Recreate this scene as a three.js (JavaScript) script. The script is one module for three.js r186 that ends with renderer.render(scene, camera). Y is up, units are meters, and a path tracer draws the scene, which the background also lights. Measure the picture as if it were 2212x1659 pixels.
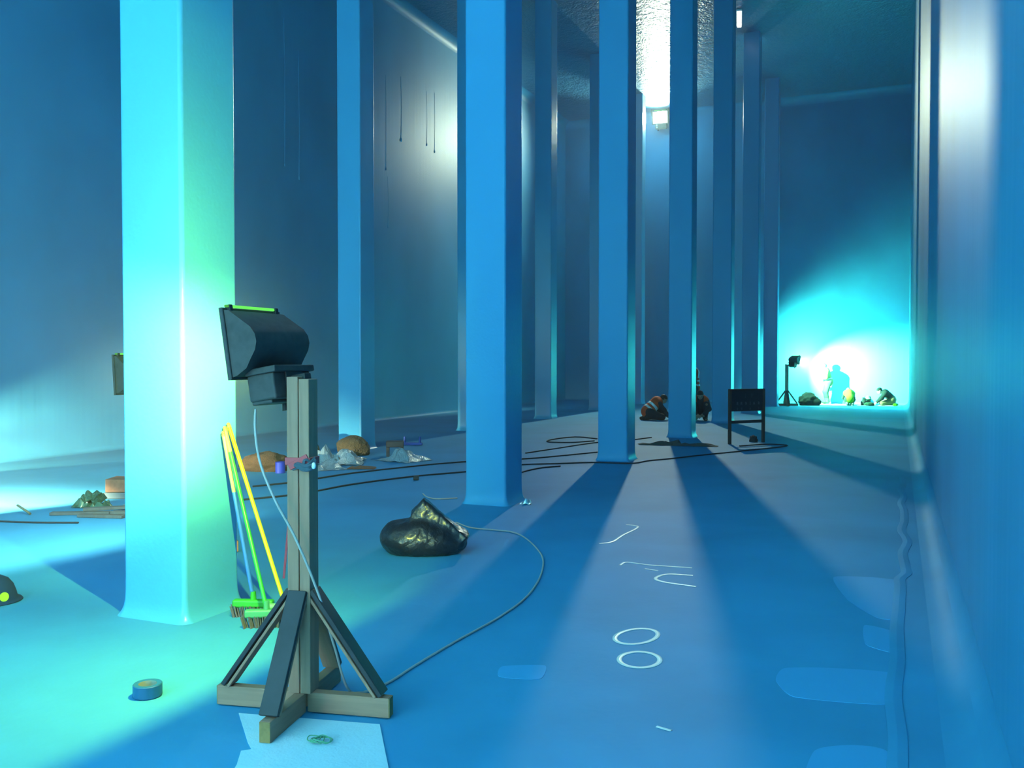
import * as THREE from 'three';
import { RoundedBoxGeometry } from 'three/addons/geometries/RoundedBoxGeometry.js';
import { mergeGeometries, mergeVertices, toCreasedNormals } from 'three/addons/utils/BufferGeometryUtils.js';
import { RectAreaLightUniformsLib } from 'three/addons/lights/RectAreaLightUniformsLib.js';
import { MarchingCubes } from 'three/addons/objects/MarchingCubes.js';

// ---------------------------------------------------------------- camera, exposure, haze
const scene = new THREE.Scene();
scene.background = new THREE.Color(0x000000);
const camera = new THREE.PerspectiveCamera(45.81, 2212 / 1659, 0.05, 120);
camera.rotation.order = 'YXZ';
camera.position.set(0, 1.6, 0);
camera.rotation.set(-THREE.MathUtils.degToRad(1.353), THREE.MathUtils.degToRad(22.988), 0);
const renderer = new THREE.WebGLRenderer({ antialias: true });
renderer.toneMapping = THREE.LinearToneMapping;
renderer.toneMappingExposure = 1.06;
renderer.shadowMap.enabled = true;
RectAreaLightUniformsLib.init();
scene.fog = new THREE.FogExp2(0xbfd8e6, 0.0066);

// light levels, tuned here and used by the lamps' builders below
const LIGHT = {
  high: { color: [0.8, 0.95, 0.7], power: 640, glow: 300, radius: 8, angle: 0.95, penumbra: 0.4 },            // under the ceiling at the far end
  stand: { color: [0.92, 1.08, 0.16], power: 31, beam: 100, beamAngle: 0.5, beamAim: [-0.62, -0.02, 1], glow: 30, radius: 0.6 },   // on the wooden stand in front
  behind: { color: [0.85, 1.0, 0.75], power: 40, glow: 30 },                        // behind the nearest column
  low: { color: [1.0, 0.92, 0.52], power: 480, glow: 30, angle: 0.85, penumbra: 0.15, radius: 0.4 },             // out of view at left, placed to light the left floor
  skim: { color: [1.0, 0.88, 0.42], power: 170, glow: 30, radius: 0.2, angle: 0.36, penumbra: 0.3 },             // out of view at left, placed to streak the left wall
  far: { color: [0.2, 0.95, 0.52], power: 300, beam: 5200, beamAngle: 0.64, beamAim: [-0.2, 0.0, 1], glow: 30 },    // on the far stand
  near: { color: [1.0, 1.0, 0.66], power: 2800, glow: 30 },                          // unseen behind the photographer, lights floor and column fronts off the ceiling
  fill: { color: [1.0, 0.9, 0.85], power: 20, glow: 30 },                            // unseen behind the photographer, placed to light the front post directly
};

// ---------------------------------------------------------------- helpers
const V = (x, y, z) => new THREE.Vector3(x, y, -z);              // z here is the distance along the tank
let seed = 7;
const rnd = () => { seed = (seed * 1664525 + 1013904223) >>> 0; return seed / 4294967296; };
const rr = (a, b) => a + (b - a) * rnd();
const used = {};
function numbered(n) { const k = used[n] = (used[n] ?? -1) + 1; return k ? `${n}_${String(k).padStart(3, '0')}` : n; }
function shadow(o) { o.traverse(m => { if (m.isMesh) { m.castShadow = true; m.receiveShadow = true; } }); return o; }
function thing(name, label, category, pos = new THREE.Vector3(), turn = 0, group) {
  const o = new THREE.Group(); o.name = numbered(name); scene.add(o);
  o.position.copy(pos); o.rotation.y = turn; o.userData = { label, category };
  if (group) o.userData.group = group;
  return o;
}
function tag(o, label, category, group) { o.userData.label = label; o.userData.category = category; if (group) o.userData.group = group; return o; }
function obj(name, geo, mat, parent = scene) {
  const g = Array.isArray(geo) ? join(geo) : geo;
  const m = new THREE.Mesh(g, mat); m.name = parent === scene ? numbered(name) : name; m.castShadow = m.receiveShadow = true;
  parent.add(m); return m;
}
function struct(name, geo, mat, parent = scene) { const m = obj(name, geo, mat, parent); if (parent === scene) m.userData.kind = 'structure'; return m; }
function join(list) {
  return mergeGeometries(list.map(g => {
    const h = g.index ? g.toNonIndexed() : g;
    for (const k of Object.keys(h.attributes)) if (!['position', 'normal', 'uv'].includes(k)) h.deleteAttribute(k);
    if (!h.attributes.normal) h.computeVertexNormals();
    if (!h.attributes.uv) h.setAttribute('uv', new THREE.Float32BufferAttribute(new Float32Array(h.attributes.position.count * 2), 2));
    return h;
  }));
}
function metric(geo, k = 1) {                                     // uv in metres from the main direction of each face
  const g = geo.index ? geo.toNonIndexed() : geo, p = g.attributes.position, n = g.attributes.normal, uv = new Float32Array(p.count * 2);
  for (let i = 0; i < p.count; i += 3) {
    const x = Math.abs(n.getX(i) + n.getX(i + 1) + n.getX(i + 2)), y = Math.abs(n.getY(i) + n.getY(i + 1) + n.getY(i + 2)), z = Math.abs(n.getZ(i) + n.getZ(i + 1) + n.getZ(i + 2));
    for (let j = i; j < i + 3; j++) {
      uv[2 * j] = k * (x > y && x > z ? p.getZ(j) : p.getX(j));
      uv[2 * j + 1] = k * (y > x && y > z ? p.getZ(j) : p.getY(j));
    }
  }
  g.setAttribute('uv', new THREE.BufferAttribute(uv, 2)); return g;
}
const box = (w, h, d, x = 0, y = 0, z = 0) => metric(new THREE.BoxGeometry(w, h, d)).translate(x, y, z);
const rbox = (w, h, d, r = 0.01, x = 0, y = 0, z = 0) => metric(new RoundedBoxGeometry(w, h, d, 2, r)).translate(x, y, z);
function bar(a, b, w, d, r = 0.003, roll = 0) {                   // a timber from a to b
  const len = a.distanceTo(b), g = metric(new RoundedBoxGeometry(w, len, d, 1, r));
  const q = new THREE.Quaternion().setFromUnitVectors(new THREE.Vector3(0, 1, 0), b.clone().sub(a).normalize());
  if (roll) g.rotateY(roll);
  return g.applyQuaternion(q).translate((a.x + b.x) / 2, (a.y + b.y) / 2, (a.z + b.z) / 2);
}
const tube = (pts, r, seg = 60, rad = 8) => new THREE.TubeGeometry(new THREE.CatmullRomCurve3(pts), seg, r, rad);
function hash(x, y, s) { let h = (x * 374761393 + y * 668265263 + s * 1442695041) | 0; h = Math.imul(h ^ (h >>> 13), 1274126177); return ((h ^ (h >>> 16)) >>> 0) / 4294967296; }
function vnoise(x, y, px, py, s) {                                // value noise that repeats after px by py cells
  const xi = Math.floor(x), yi = Math.floor(y), fx = x - xi, fy = y - yi, u = fx * fx * (3 - 2 * fx), v = fy * fy * (3 - 2 * fy);
  const h = (i, j) => hash(((i % px) + px) % px, ((j % py) + py) % py, s);
  return (h(xi, yi) * (1 - u) + h(xi + 1, yi) * u) * (1 - v) + (h(xi, yi + 1) * (1 - u) + h(xi + 1, yi + 1) * u) * v;
}
function fbm(u, v, px, py, s, oct = 4) { let a = 0, w = 0.5, t = 0; for (let o = 0; o < oct; o++) { a += w * vnoise(u * px, v * py, px, py, s + o); t += w; w *= 0.5; px *= 2; py *= 2; } return a / t; }
function tex(n, m, f, srgb = false) {
  const d = new Uint8Array(n * m * 4);
  for (let j = 0; j < m; j++) for (let i = 0; i < n; i++) {
    const c = f(i / n, j / m), o = 4 * (j * n + i);
    for (let k = 0; k < 3; k++) d[o + k] = Math.max(0, Math.min(255, 255 * (Array.isArray(c) ? c[k] : c)));
    d[o + 3] = 255;
  }
  const t = new THREE.DataTexture(d, n, m); t.wrapS = t.wrapT = THREE.RepeatWrapping; t.magFilter = THREE.LinearFilter;
  if (srgb) t.colorSpace = THREE.SRGBColorSpace;
  t.needsUpdate = true; return t;
}
const repeat = (t, x, y) => { const c = t.clone(); c.repeat.set(x, y); c.needsUpdate = true; return c; };
const lin = (r, g, b) => new THREE.Color().setRGB(r, g, b);
const std = (c, rough, more = {}) => new THREE.MeshStandardMaterial({ color: c instanceof THREE.Color ? c : new THREE.Color(c), roughness: rough, ...more });

// ---------------------------------------------------------------- surfaces
const peel = tex(512, 512, (u, v) => 0.6 * fbm(u, v, 16, 16, 3, 4) + 0.4 * fbm(u, v, 64, 64, 9, 3));
const streaks = tex(512, 512, (u, v) => 0.65 * fbm(u, v, 24, 1, 5, 4) + 0.35 * fbm(u, v, 12, 6, 8, 4));
const mottled = tex(512, 512, (u, v) => { const n = fbm(u, v, 6, 6, 11, 5), k = 0.86 + 0.28 * (n - 0.5); return [k, k, k]; });
const PAINT = [0.055, 0.34, 0.60];
const M = {};
M.wall = new THREE.MeshPhysicalMaterial({ color: lin(...PAINT), roughness: 0.48, specularIntensity: 0.55, bumpMap: repeat(streaks, 0.5, 0.12), bumpScale: 0.003, map: repeat(mottled, 0.15, 0.1) });
M.column = new THREE.MeshPhysicalMaterial({ color: lin(...PAINT), roughness: 0.32, specularIntensity: 0.65, bumpMap: repeat(peel, 0.8, 0.8), bumpScale: 0.002 });
M.floor = new THREE.MeshPhysicalMaterial({ color: lin(...PAINT), roughness: 0.62, specularIntensity: 0.3, bumpMap: repeat(peel, 0.5, 0.5), bumpScale: 0.0025, map: repeat(mottled, 0.21, 0.21) });
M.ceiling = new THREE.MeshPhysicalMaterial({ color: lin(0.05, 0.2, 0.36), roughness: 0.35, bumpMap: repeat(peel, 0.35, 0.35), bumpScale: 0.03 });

// ---------------------------------------------------------------- the tank
const XL = -13.2, XR = 0.38, ZN = -8, ZF = 37, HC = 11.85, T = 0.3;
const midX = (XL + XR) / 2, midZ = (ZN + ZF) / 2, W = XR - XL, D = ZF - ZN;
const floor = struct('floor', box(W + 2 * T, T, D + 2 * T, midX, -T / 2, -midZ), M.floor);
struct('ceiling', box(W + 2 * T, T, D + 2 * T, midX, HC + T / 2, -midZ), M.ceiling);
const wallLeft = struct('wall_left', box(T, HC, D + 2 * T, XL - T / 2, HC / 2, -midZ), M.wall);
struct('wall_right', box(T, HC, D + 2 * T, XR + T / 2, HC / 2, -midZ), M.wall);
struct('wall_far', box(W, HC, T, midX, HC / 2, -(ZF + T / 2)), M.wall);
struct('wall_near', box(W, HC, T, midX, HC / 2, -(ZN - T / 2)), M.wall);  // out of view, set back so the bounced light spreads evenly
function cove(len, r) {                                           // concave fillet in the corner x=0,y=0, running along z
  const s = new THREE.Shape(); s.moveTo(0, 0); s.lineTo(r, 0);
  for (let i = 1; i <= 6; i++) { const a = i / 6 * Math.PI / 2; s.lineTo(r - r * Math.sin(a), r - r * Math.cos(a)); }
  s.lineTo(0, 0);
  return metric(toCreasedNormals(new THREE.ExtrudeGeometry(s, { depth: len, bevelEnabled: false }).translate(0, 0, -len / 2), 0.6));
}
struct('trim_1', cove(D, 0.09).translate(XL, 0, -midZ), M.wall);
struct('trim_2', cove(D, 0.19).rotateY(Math.PI).translate(XR, 0, -midZ), M.floor);
struct('trim_3', cove(D, 0.28).rotateZ(-Math.PI / 2).translate(XL, HC, -midZ), M.wall);
struct('trim_4', cove(W, 0.09).rotateY(-Math.PI / 2).translate(midX, 0, -ZF), M.wall);
struct('trim_5', cove(W, 0.28).rotateZ(-Math.PI / 2).rotateY(-Math.PI / 2).translate(midX, HC, -ZF), M.wall);

// ---------------------------------------------------------------- columns
const X1 = -4.0125, X2 = -9.0391, Z0 = 4.319, S = 4.9528, CS = 0.497;
function columnGeometry() {
  const h = CS / 2, r = 0.028, ys = [0, 0.012, 0.03, 0.06, 0.1, 0.16, 0.26, 0.5, 2, 4, 6, 8, 10, HC], ring = [];
  for (let q = 0; q < 4; q++) {
    for (let i = 0; i <= 5; i++) { const a = q * Math.PI / 2 + i / 5 * Math.PI / 2; ring.push([Math.cos(a), Math.sin(a), q]); }
  }
  const pos = [], uv = [], idx = [], nor = [], n = ring.length + 1;
  for (const y of ys) {
    const fl = 0.05 * Math.exp(-y / 0.045); let u = 0, prev;
    for (let i = 0; i < n; i++) {
      const [c, s, q] = ring[i % ring.length], sx = [1, -1, -1, 1][q], sz = [1, 1, -1, -1][q];
      const x = sx * (h - r) + (r + fl) * c, z = sz * (h - r) + (r + fl) * s;
      if (prev) u += Math.hypot(x - prev[0], z - prev[1]); prev = [x, z];
      pos.push(x, y, z); uv.push(u, y); const k = fl / 0.045, l = Math.hypot(1, k); nor.push(c / l, k / l, s / l);
    }
  }
  for (let j = 0; j < ys.length - 1; j++) for (let i = 0; i < n - 1; i++) { const a = j * n + i, b = a + 1, c = a + n, d = c + 1; idx.push(a, c, b, b, c, d); }
  const g = new THREE.BufferGeometry();
  g.setAttribute('position', new THREE.Float32BufferAttribute(pos, 3)); g.setAttribute('normal', new THREE.Float32BufferAttribute(nor, 3));
  g.setAttribute('uv', new THREE.Float32BufferAttribute(uv, 2)); g.setIndex(idx); return g;
}
const colGeo = columnGeometry();
const COLS = [
  [1, 0, 'square blue column nearest the camera, with a white-hot light spot on its corner'],
  [1, 1, 'square blue column directly behind the black garbage bag'],
  [1, 2, 'square blue column just left of the kneeling worker with reflective stripes'],
  [1, 3, 'square blue column standing between the two crouching workers in orange vests'],
  [1, 4, 'dark blue column behind the left leg of the board on legs, right of the crouching worker'],
  [1, 5, 'dark blue column behind the middle of the board on legs'],
  [1, 6, 'dark blue column at the far end, left beside the far floodlight stand'],
  [2, 2, 'square blue column rising out of the heap of sacks and plastic sheets'],
  [2, 3, 'dark blue column mostly hidden behind the left edge of the column at the garbage bag'],
  [2, 4, 'dark blue column in the back row, first to the right of the column at the garbage bag'],
  [2, 5, 'dark blue column of the back row half hidden behind the left edge of the third front column'],
  [2, 6, 'rearmost dark column of the back row, just left of the bright ceiling lamp'],
];
for (const [row, k, label] of COLS) {
  const c = obj('column', colGeo, M.column); tag(c, label, 'column', 'square blue columns of the tank');
  c.position.copy(V((row === 1 ? X1 : X2) - CS / 2, 0, Z0 + k * S + CS / 2));
}
// ---------------------------------------------------------------- materials of the objects
const grain = tex(256, 512, (u, v) => { const n = 0.6 * fbm(u, v, 20, 3, 21, 4) + 0.4 * fbm(u, v, 6, 5, 27, 4), k = 0.62 + 0.55 * n; return [k, k * 0.97, k * 0.92]; });
const dirt = tex(256, 256, (u, v) => { const n = fbm(u, v, 7, 7, 31, 5), k = 0.55 + 0.7 * n; return [k, k, k]; });
const wrinkle = tex(512, 512, (u, v) => { const n = fbm(u, v, 7, 7, 41, 5); return Math.abs(2 * n - 1) * 1.6; });
M.wood = std(lin(0.46, 0.235, 0.16), 0.75, { map: repeat(grain, 4, 1.2), bumpMap: repeat(grain, 4, 1.2), bumpScale: 0.001 });
M.endwood = std(lin(0.36, 0.2, 0.07), 0.8, { map: repeat(dirt, 6, 6) });
M.darkboard = std(lin(0.035, 0.03, 0.035), 0.5, { map: repeat(dirt, 3, 3), bumpMap: repeat(dirt, 3, 3), bumpScale: 0.001 });
M.housing = std(lin(0.075, 0.062, 0.06), 0.62, { map: repeat(dirt, 4, 4), metalness: 0.2 });
M.reflector = std(lin(0.8, 0.8, 0.8), 0.3, { metalness: 0.9 });
M.glass = new THREE.MeshPhysicalMaterial({ color: 0xffffff, transmission: 1, thickness: 0, roughness: 0.0, ior: 1.45 });
M.rubber = std(lin(0.02, 0.02, 0.022), 0.6);
M.cable = std(lin(0.02, 0.024, 0.03), 0.7);
M.palecable = std(lin(0.5, 0.42, 0.38), 0.5);
M.red = std(lin(0.55, 0.05, 0.06), 0.45);
M.white = std(lin(0.82, 0.84, 0.84), 0.6);
M.foam = std(lin(0.5, 0.72, 0.8), 0.8, { bumpMap: repeat(peel, 2, 2), bumpScale: 0.002 });
M.bag = new THREE.MeshPhysicalMaterial({ color: lin(0.014, 0.014, 0.016), roughness: 0.4, clearcoat: 0.35, clearcoatRoughness: 0.2, bumpMap: repeat(wrinkle, 1.6, 1.6), bumpScale: 0.008 });
M.chalk = std(lin(0.8, 0.8, 0.76), 0.35);
M.patch = new THREE.MeshPhysicalMaterial({ color: lin(0.048, 0.345, 0.635), roughness: 0.62 });
M.burlap = std(lin(0.1, 0.055, 0.035), 0.95, { map: repeat(dirt, 3, 3), bumpMap: repeat(peel, 3, 3), bumpScale: 0.02 });
M.sack = std(lin(0.11, 0.085, 0.05), 0.9, { map: repeat(dirt, 3, 3), bumpMap: repeat(wrinkle, 3, 3), bumpScale: 0.015 });
M.film = new THREE.MeshPhysicalMaterial({ color: lin(0.36, 0.5, 0.6), roughness: 0.25, transmission: 0.35, thickness: 0, bumpMap: repeat(wrinkle, 4, 4), bumpScale: 0.01 });
M.skin = std(lin(0.5, 0.28, 0.19), 0.55);
M.hair = std(lin(0.012, 0.01, 0.01), 0.6);
M.navy = std(lin(0.02, 0.022, 0.035), 0.85);
M.orange = std(lin(0.75, 0.09, 0.02), 0.7);
M.lime = std(lin(0.45, 0.8, 0.04), 0.7);
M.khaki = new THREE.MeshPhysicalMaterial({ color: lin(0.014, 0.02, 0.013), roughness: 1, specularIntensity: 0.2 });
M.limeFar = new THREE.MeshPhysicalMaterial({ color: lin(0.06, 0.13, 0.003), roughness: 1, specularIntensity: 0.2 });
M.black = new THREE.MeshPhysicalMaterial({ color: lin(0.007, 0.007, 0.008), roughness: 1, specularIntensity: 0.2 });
M.run = new THREE.MeshPhysicalMaterial({ color: lin(...PAINT), roughness: 0.2 });
M.olive = std(lin(0.08, 0.09, 0.03), 0.85);
M.boot = std(lin(0.02, 0.018, 0.015), 0.6);
M.band = std(lin(0.95, 0.95, 0.93), 0.25);
const glow = (c, k) => new THREE.MeshStandardMaterial({ color: 0x000000, emissive: lin(...c), emissiveIntensity: k, roughness: 1 });

// ---------------------------------------------------------------- floodlights
function addSpot(p, aim, color, power, angle, penumbra, radius) {
  const s = new THREE.SpotLight(lin(...color), power, 0, angle, penumbra, 2);
  s.position.copy(p); s.target.position.copy(aim); s.castShadow = true; s.shadow.radius = radius; s.shadow.camera.near = 0.05; s.shadow.mapSize.set(2048, 2048);
  scene.add(s, s.target);
}
// turn: heading about the vertical (0 looks at the camera's end, -90 degrees looks left); tilt: nose down
function floodlight(label, pos, turn, tilt, o, k = 1, group) {
  const t = thing('floodlight', label, 'floodlight', pos, turn, group); t.rotation.order = 'YXZ'; t.rotation.x = tilt; t.scale.setScalar(k);
  const w = 0.39, c = 0.006;
  const outer = [[0, 0.155], [-0.03, 0.146], [-0.1, 0.085], [-0.135, 0.055], [-0.155, 0.02], [-0.158, -0.015], [-0.145, -0.05], [-0.11, -0.092], [-0.085, -0.125], [-0.03, -0.15], [0, -0.155]];
  const s = new THREE.Shape(); outer.forEach(([z, y], i) => i ? s.lineTo(z, y) : s.moveTo(z, y));
  for (let i = outer.length - 1; i >= 0; i--) { const [z, y] = outer[i]; s.lineTo(i === 0 || i === outer.length - 1 ? z : z * 0.94 + 0.0, y * 0.95); }
  const ext = (shape, d) => metric(toCreasedNormals(new THREE.ExtrudeGeometry(shape, { depth: d, bevelEnabled: false, curveSegments: 4 }).translate(0, 0, -d / 2).rotateY(-Math.PI / 2), 0.5));
  const shell = ext(s, w), solid = new THREE.Shape(); outer.forEach(([z, y], i) => i ? solid.lineTo(z, y) : solid.moveTo(z, y)); solid.closePath();
  const cap = d => ext(solid, c).translate(d, 0, 0);
  const ribs = []; for (let i = -3; i <= 3; i++) ribs.push(ext(solid, 0.004).scale(1, 1.03, 1.05).translate(i * 0.05, 0, 0).scale(1, 0.9, 1).translate(0, -0.01, -0.004));
  obj('housing', [shell, cap(-w / 2), cap(w / 2)], M.housing, t);
  const f = new THREE.Shape(); f.moveTo(-0.205, -0.162); f.lineTo(0.205, -0.162); f.lineTo(0.205, 0.162); f.lineTo(-0.205, 0.162); f.closePath();
  const hole = new THREE.Path(); hole.moveTo(-0.185, -0.145); hole.lineTo(-0.185, 0.145); hole.lineTo(0.185, 0.145); hole.lineTo(0.185, -0.145); hole.closePath(); f.holes.push(hole);
  obj('front_frame', metric(new THREE.ExtrudeGeometry(f, { depth: 0.016, bevelEnabled: true, bevelSize: 0.003, bevelThickness: 0.003, bevelSegments: 1 })), M.housing, t);
  obj('glass_pane', box(0.376, 0.296, 0.003, 0, 0, 0.004), M.glass, t);
  const rf = new THREE.Shape(); rf.moveTo(-0.012, 0.138); rf.quadraticCurveTo(-0.13, 0.05, -0.13, -0.01); rf.quadraticCurveTo(-0.12, -0.1, -0.012, -0.138); rf.lineTo(-0.012, -0.142); rf.quadraticCurveTo(-0.126, -0.1, -0.134, -0.01); rf.quadraticCurveTo(-0.134, 0.055, -0.012, 0.142); rf.closePath();
  obj('reflector', ext(rf, 0.37), M.reflector, t);
  obj('bulb', new THREE.CapsuleGeometry(0.014, 0.15, 6, 12).rotateZ(Math.PI / 2).translate(0, 0, -0.032), glow(o.color, o.glow ?? 30), t);
  // the light that leaks out of the lid's gasket, with its clips
  obj('light_gap', rbox(0.3, 0.013, 0.012, 0.004, 0, 0.17, -0.012), glow([0.18, 1, 0.12], 0.9), t);
  obj('light_gap', rbox(0.022, 0.011, 0.012, 0.004, 0.186, 0.17, -0.012), glow([0.18, 1, 0.12], 0.4), t);
  for (const x of [-0.165, 0.165]) obj('clip', rbox(0.022, 0.03, 0.03, 0.004, x, 0.163, -0.006), M.rubber, t);
  obj('ballast_box', [rbox(0.28, 0.125, 0.15, 0.012, 0, -0.215, -0.105), rbox(0.3, 0.03, 0.17, 0.006, 0, -0.142, -0.115), rbox(0.26, 0.02, 0.11, 0.006, 0, -0.282, -0.09)], M.housing, t);
  for (const y of [-0.185, -0.235]) obj('latch', rbox(0.02, 0.035, 0.008, 0.003, -0.1, y, -0.028), M.reflector, t);
  obj('cable_gland', new THREE.CylinderGeometry(0.014, 0.02, 0.05, 12).translate(-0.08, -0.3, -0.06), M.rubber, t);
  obj('mounting_bracket', [rbox(0.05, 0.05, 0.1, 0.005, 0.0, -0.2, -0.215), rbox(0.12, 0.1, 0.012, 0.004, 0, -0.19, -0.185)], M.rubber, t);
  t.updateMatrixWorld(true);
  const at = (x, y, z) => t.localToWorld(new THREE.Vector3(x, y, z));
  const p = at(0, 0, -0.032);
  addSpot(p, at(0, 0, 1), o.color, o.power, o.angle ?? 1.5, o.penumbra ?? 0.1, o.radius ?? 1.5);
  if (o.beam) addSpot(p, at(...(o.beamAim ?? [0, 0, 1])), o.color, o.beam, o.beamAngle ?? 0.75, 1, o.radius ?? 1.5);
  return t;
}
function lampStand(label, x, z, turn, group) {
  const t = thing('lamp_stand', label, 'lamp stand', V(x, 0.006, z), turn, group);
  const B = (a, b, w, d, roll) => bar(new THREE.Vector3(...a), new THREE.Vector3(...b), w, d, 0.004, roll);
  obj('post', [B([-0.025, 0.09, 0], [-0.025, 1.53, 0], 0.055, 0.1), B([0.031, 0.09, 0], [0.031, 1.52, 0.002], 0.05, 0.098)], M.wood, t);
  for (const [dx, dz, l] of [[-1, 0, 0.42], [1, 0, 0.42], [0, 1, 0.38], [0, -1, 0.38]]) {
    const sx = dx * 0.03, sz = dz * 0.03;
    obj('base_beam', B([dx * 0.03 + sx * 0, 0.045, dz * 0.03], [dx * l, 0.045, dz * l], dx ? 0.09 : 0.052, dx ? 0.052 : 0.09), M.wood, t);
    const br = obj('brace', B([dx * (l - 0.035), 0.1, dz * (l - 0.035)], [dx * 0.055, 0.56, dz * 0.055], dx ? 0.022 : 0.088, dx ? 0.088 : 0.022), M.darkboard, t);
    obj('brace_edge', B([dx * (l - 0.06), 0.092, dz * (l - 0.06)], [dx * 0.045, 0.53, dz * 0.045], dx ? 0.014 : 0.084, dx ? 0.084 : 0.014), M.wood, br);
    obj('end_grain', dx ? box(0.004, 0.086, 0.048, dx * (l + 0.001), 0.045, 0) : box(0.048, 0.086, 0.004, 0, 0.045, dz * (l + 0.001)), M.endwood, t);
  }
  return t;
}
const P2R = Math.PI / 180;
lampStand('wooden floodlight stand with four dark braces standing in front, red tape round its post', -2.5, 3.44, 11.3 * P2R);
floodlight('black floodlight with a glowing green slit on the wooden stand in front', V(-2.775, 1.685, 3.465), -90 * P2R, 9 * P2R, { ...LIGHT.stand });
{
  const t = thing('cable', 'pale grey cable hanging from the front floodlight across its wooden post', 'cable', V(-2.5, 0, 3.4));
  const L = (x, y, z) => new THREE.Vector3(x + 2.5, y, -(z - 3.4));
  obj('lead', tube([L(-2.705, 1.385, 3.37), L(-2.685, 1.31, 3.34), L(-2.62, 1.16, 3.29), L(-2.535, 1.0, 3.28), L(-2.46, 0.82, 3.33), L(-2.40, 0.55, 3.42), L(-2.39, 0.3, 3.52), L(-2.37, 0.05, 3.62), L(-2.36, 0.009, 3.72)], 0.006, 90), M.palecable, t);
}
{
  const st = scene.getObjectByName('lamp_stand');
  obj('red_tape', [bar(new THREE.Vector3(0, 1.13, 0), new THREE.Vector3(0, 1.165, 0), 0.122, 0.11), bar(new THREE.Vector3(-0.04, 1.12, 0.053), new THREE.Vector3(0.05, 1.17, 0.053), 0.03, 0.006)], M.red, st);
  const wrapG = []; for (let i = 0; i < 7; i++) wrapG.push(tube([new THREE.Vector3(-0.02 + 0.01 * i, 1.12 + rr(-0.02, 0.02), 0.058), new THREE.Vector3(0.04 + rr(0, 0.02), 1.13 + rr(-0.02, 0.03), 0.066), new THREE.Vector3(0.075, 1.14 + rr(-0.02, 0.03), 0.03)], rr(0.004, 0.01), 12, 6));
  obj('plastic_wrap', wrapG, M.film, st);
  obj('wire_end', new THREE.SphereGeometry(0.011, 10, 8).scale(1, 1.4, 1).translate(0.078, 1.13, 0.05), M.band, st);
  obj('barrier_tape', bar(new THREE.Vector3(-0.095, 0.6, 0.0), new THREE.Vector3(-0.06, 0.9, 0.01), 0.012, 0.003), M.red, st);
}
lampStand('second wooden floodlight stand, hidden behind the nearest column', -5.42, 5.84, 45 * P2R);
floodlight('black floodlight poking out behind the left edge of the nearest column', V(-5.84, 1.5, 5.74), -95 * P2R, 4 * P2R, { ...LIGHT.behind });
{
  const t = thing('cable', 'thin pale cable hanging from the floodlight behind the nearest column', 'cable', V(-5.74, 0, 5.74));
  const L = (x, y, z) => new THREE.Vector3(x + 5.4, y, -(z - 5.3));
  obj('lead', tube([L(-5.49, 1.2, 5.2), L(-5.47, 1.05, 5.2), L(-5.42, 0.9, 5.22), L(-5.33, 0.74, 5.28), L(-5.2, 0.5, 5.4), L(-5.1, 0.1, 5.5), L(-5.05, 0.02, 5.65)], 0.007, 60), M.palecable, t);
}
lampStand('far wooden floodlight stand against the brightly lit end wall', -3.76, 34.8, 20 * P2R);
floodlight('small dark floodlight on the far stand facing the lit end wall', V(-3.48, 1.69, 35.02), 146 * P2R, 14 * P2R, { ...LIGHT.far });
// the one under the ceiling at the far end, hung from a bracket
{
  const t = floodlight('dazzling white floodlight hung under the ceiling at the far end', V(-8.92, 11.5, 36.35), 2 * P2R, 14 * P2R, { ...LIGHT.high }, 1.6);
  obj('hanger', [box(0.02, 0.25, 0.04, -0.22, 0.17, -0.05), box(0.02, 0.25, 0.04, 0.22, 0.17, -0.05), box(0.46, 0.02, 0.06, 0, 0.285, -0.05)], M.rubber, t);
}
// unseen floodlights and stands: at left for floor and wall, behind for the fronts
{
  const t = floodlight('unseen floodlight out of view at left, lighting the left floor', V(-9.7, 0.9, 5.5), -160 * P2R, 42 * P2R, { ...LIGHT.low });
  const g = []; for (let i = -4; i <= 4; i++) g.push(new THREE.CylinderGeometry(0.0035, 0.0035, 0.4, 6).rotateZ(Math.PI / 2).translate(0, i * 0.033, 0.035));  // bars out of view, placed to stripe the light on the wall
  obj('unseen_stripe_bars', g, M.rubber, t);
  const u = floodlight('unseen floodlight out of view at left, streaking the foot of the left wall', V(-12.72, 0.33, 7.5), 178 * P2R, -2 * P2R, { ...LIGHT.skim });
  obj('unseen_stripe_bars', g.map(q => q.clone()), M.rubber, u);
  lampStand('unseen short stand of the floodlight out of view at left', -9.68, 5.28, 15 * P2R).scale.set(1, 0.46, 1);  // out of view, only carries the unseen left lamp
  floodlight('unseen floodlight behind the photographer, turned up to light the floor off the ceiling', V(-4.0, 1.685, -3.6), 0, -58 * P2R, { ...LIGHT.near });
  lampStand('unseen stand of the upturned floodlight behind the photographer', -4.0, -3.25, 0);  // out of view, only carries the upturned lamp
  floodlight('unseen floodlight behind the photographer, facing along the tank to light the front post', V(-2.6, 1.685, -4.6), 180 * P2R, 0, { ...LIGHT.fill });
  lampStand('unseen stand of the rear floodlight behind the photographer', -2.6, -4.95, 0);  // out of view, only carries the forward lamp
}
{
  const t = thing('ceiling_light', 'short white tube light glowing on the ceiling beside a far column', 'light', V(-4.42, HC, 27.7), 9 * P2R);
  obj('fixture', rbox(0.16, 0.05, 1.3, 0.01, 0, -0.026, 0), M.white, t);
  obj('diffuser', rbox(0.12, 0.05, 1.22, 0.015, 0, -0.07, 0), glow([1, 1, 0.98], 3), t);
  const a = new THREE.RectAreaLight(0xffffff, 3, 0.12, 1.2); a.position.copy(V(-4.42, HC - 0.1, 27.7)); a.lookAt(V(-4.42, 0, 27.7)); scene.add(a);
}

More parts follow.
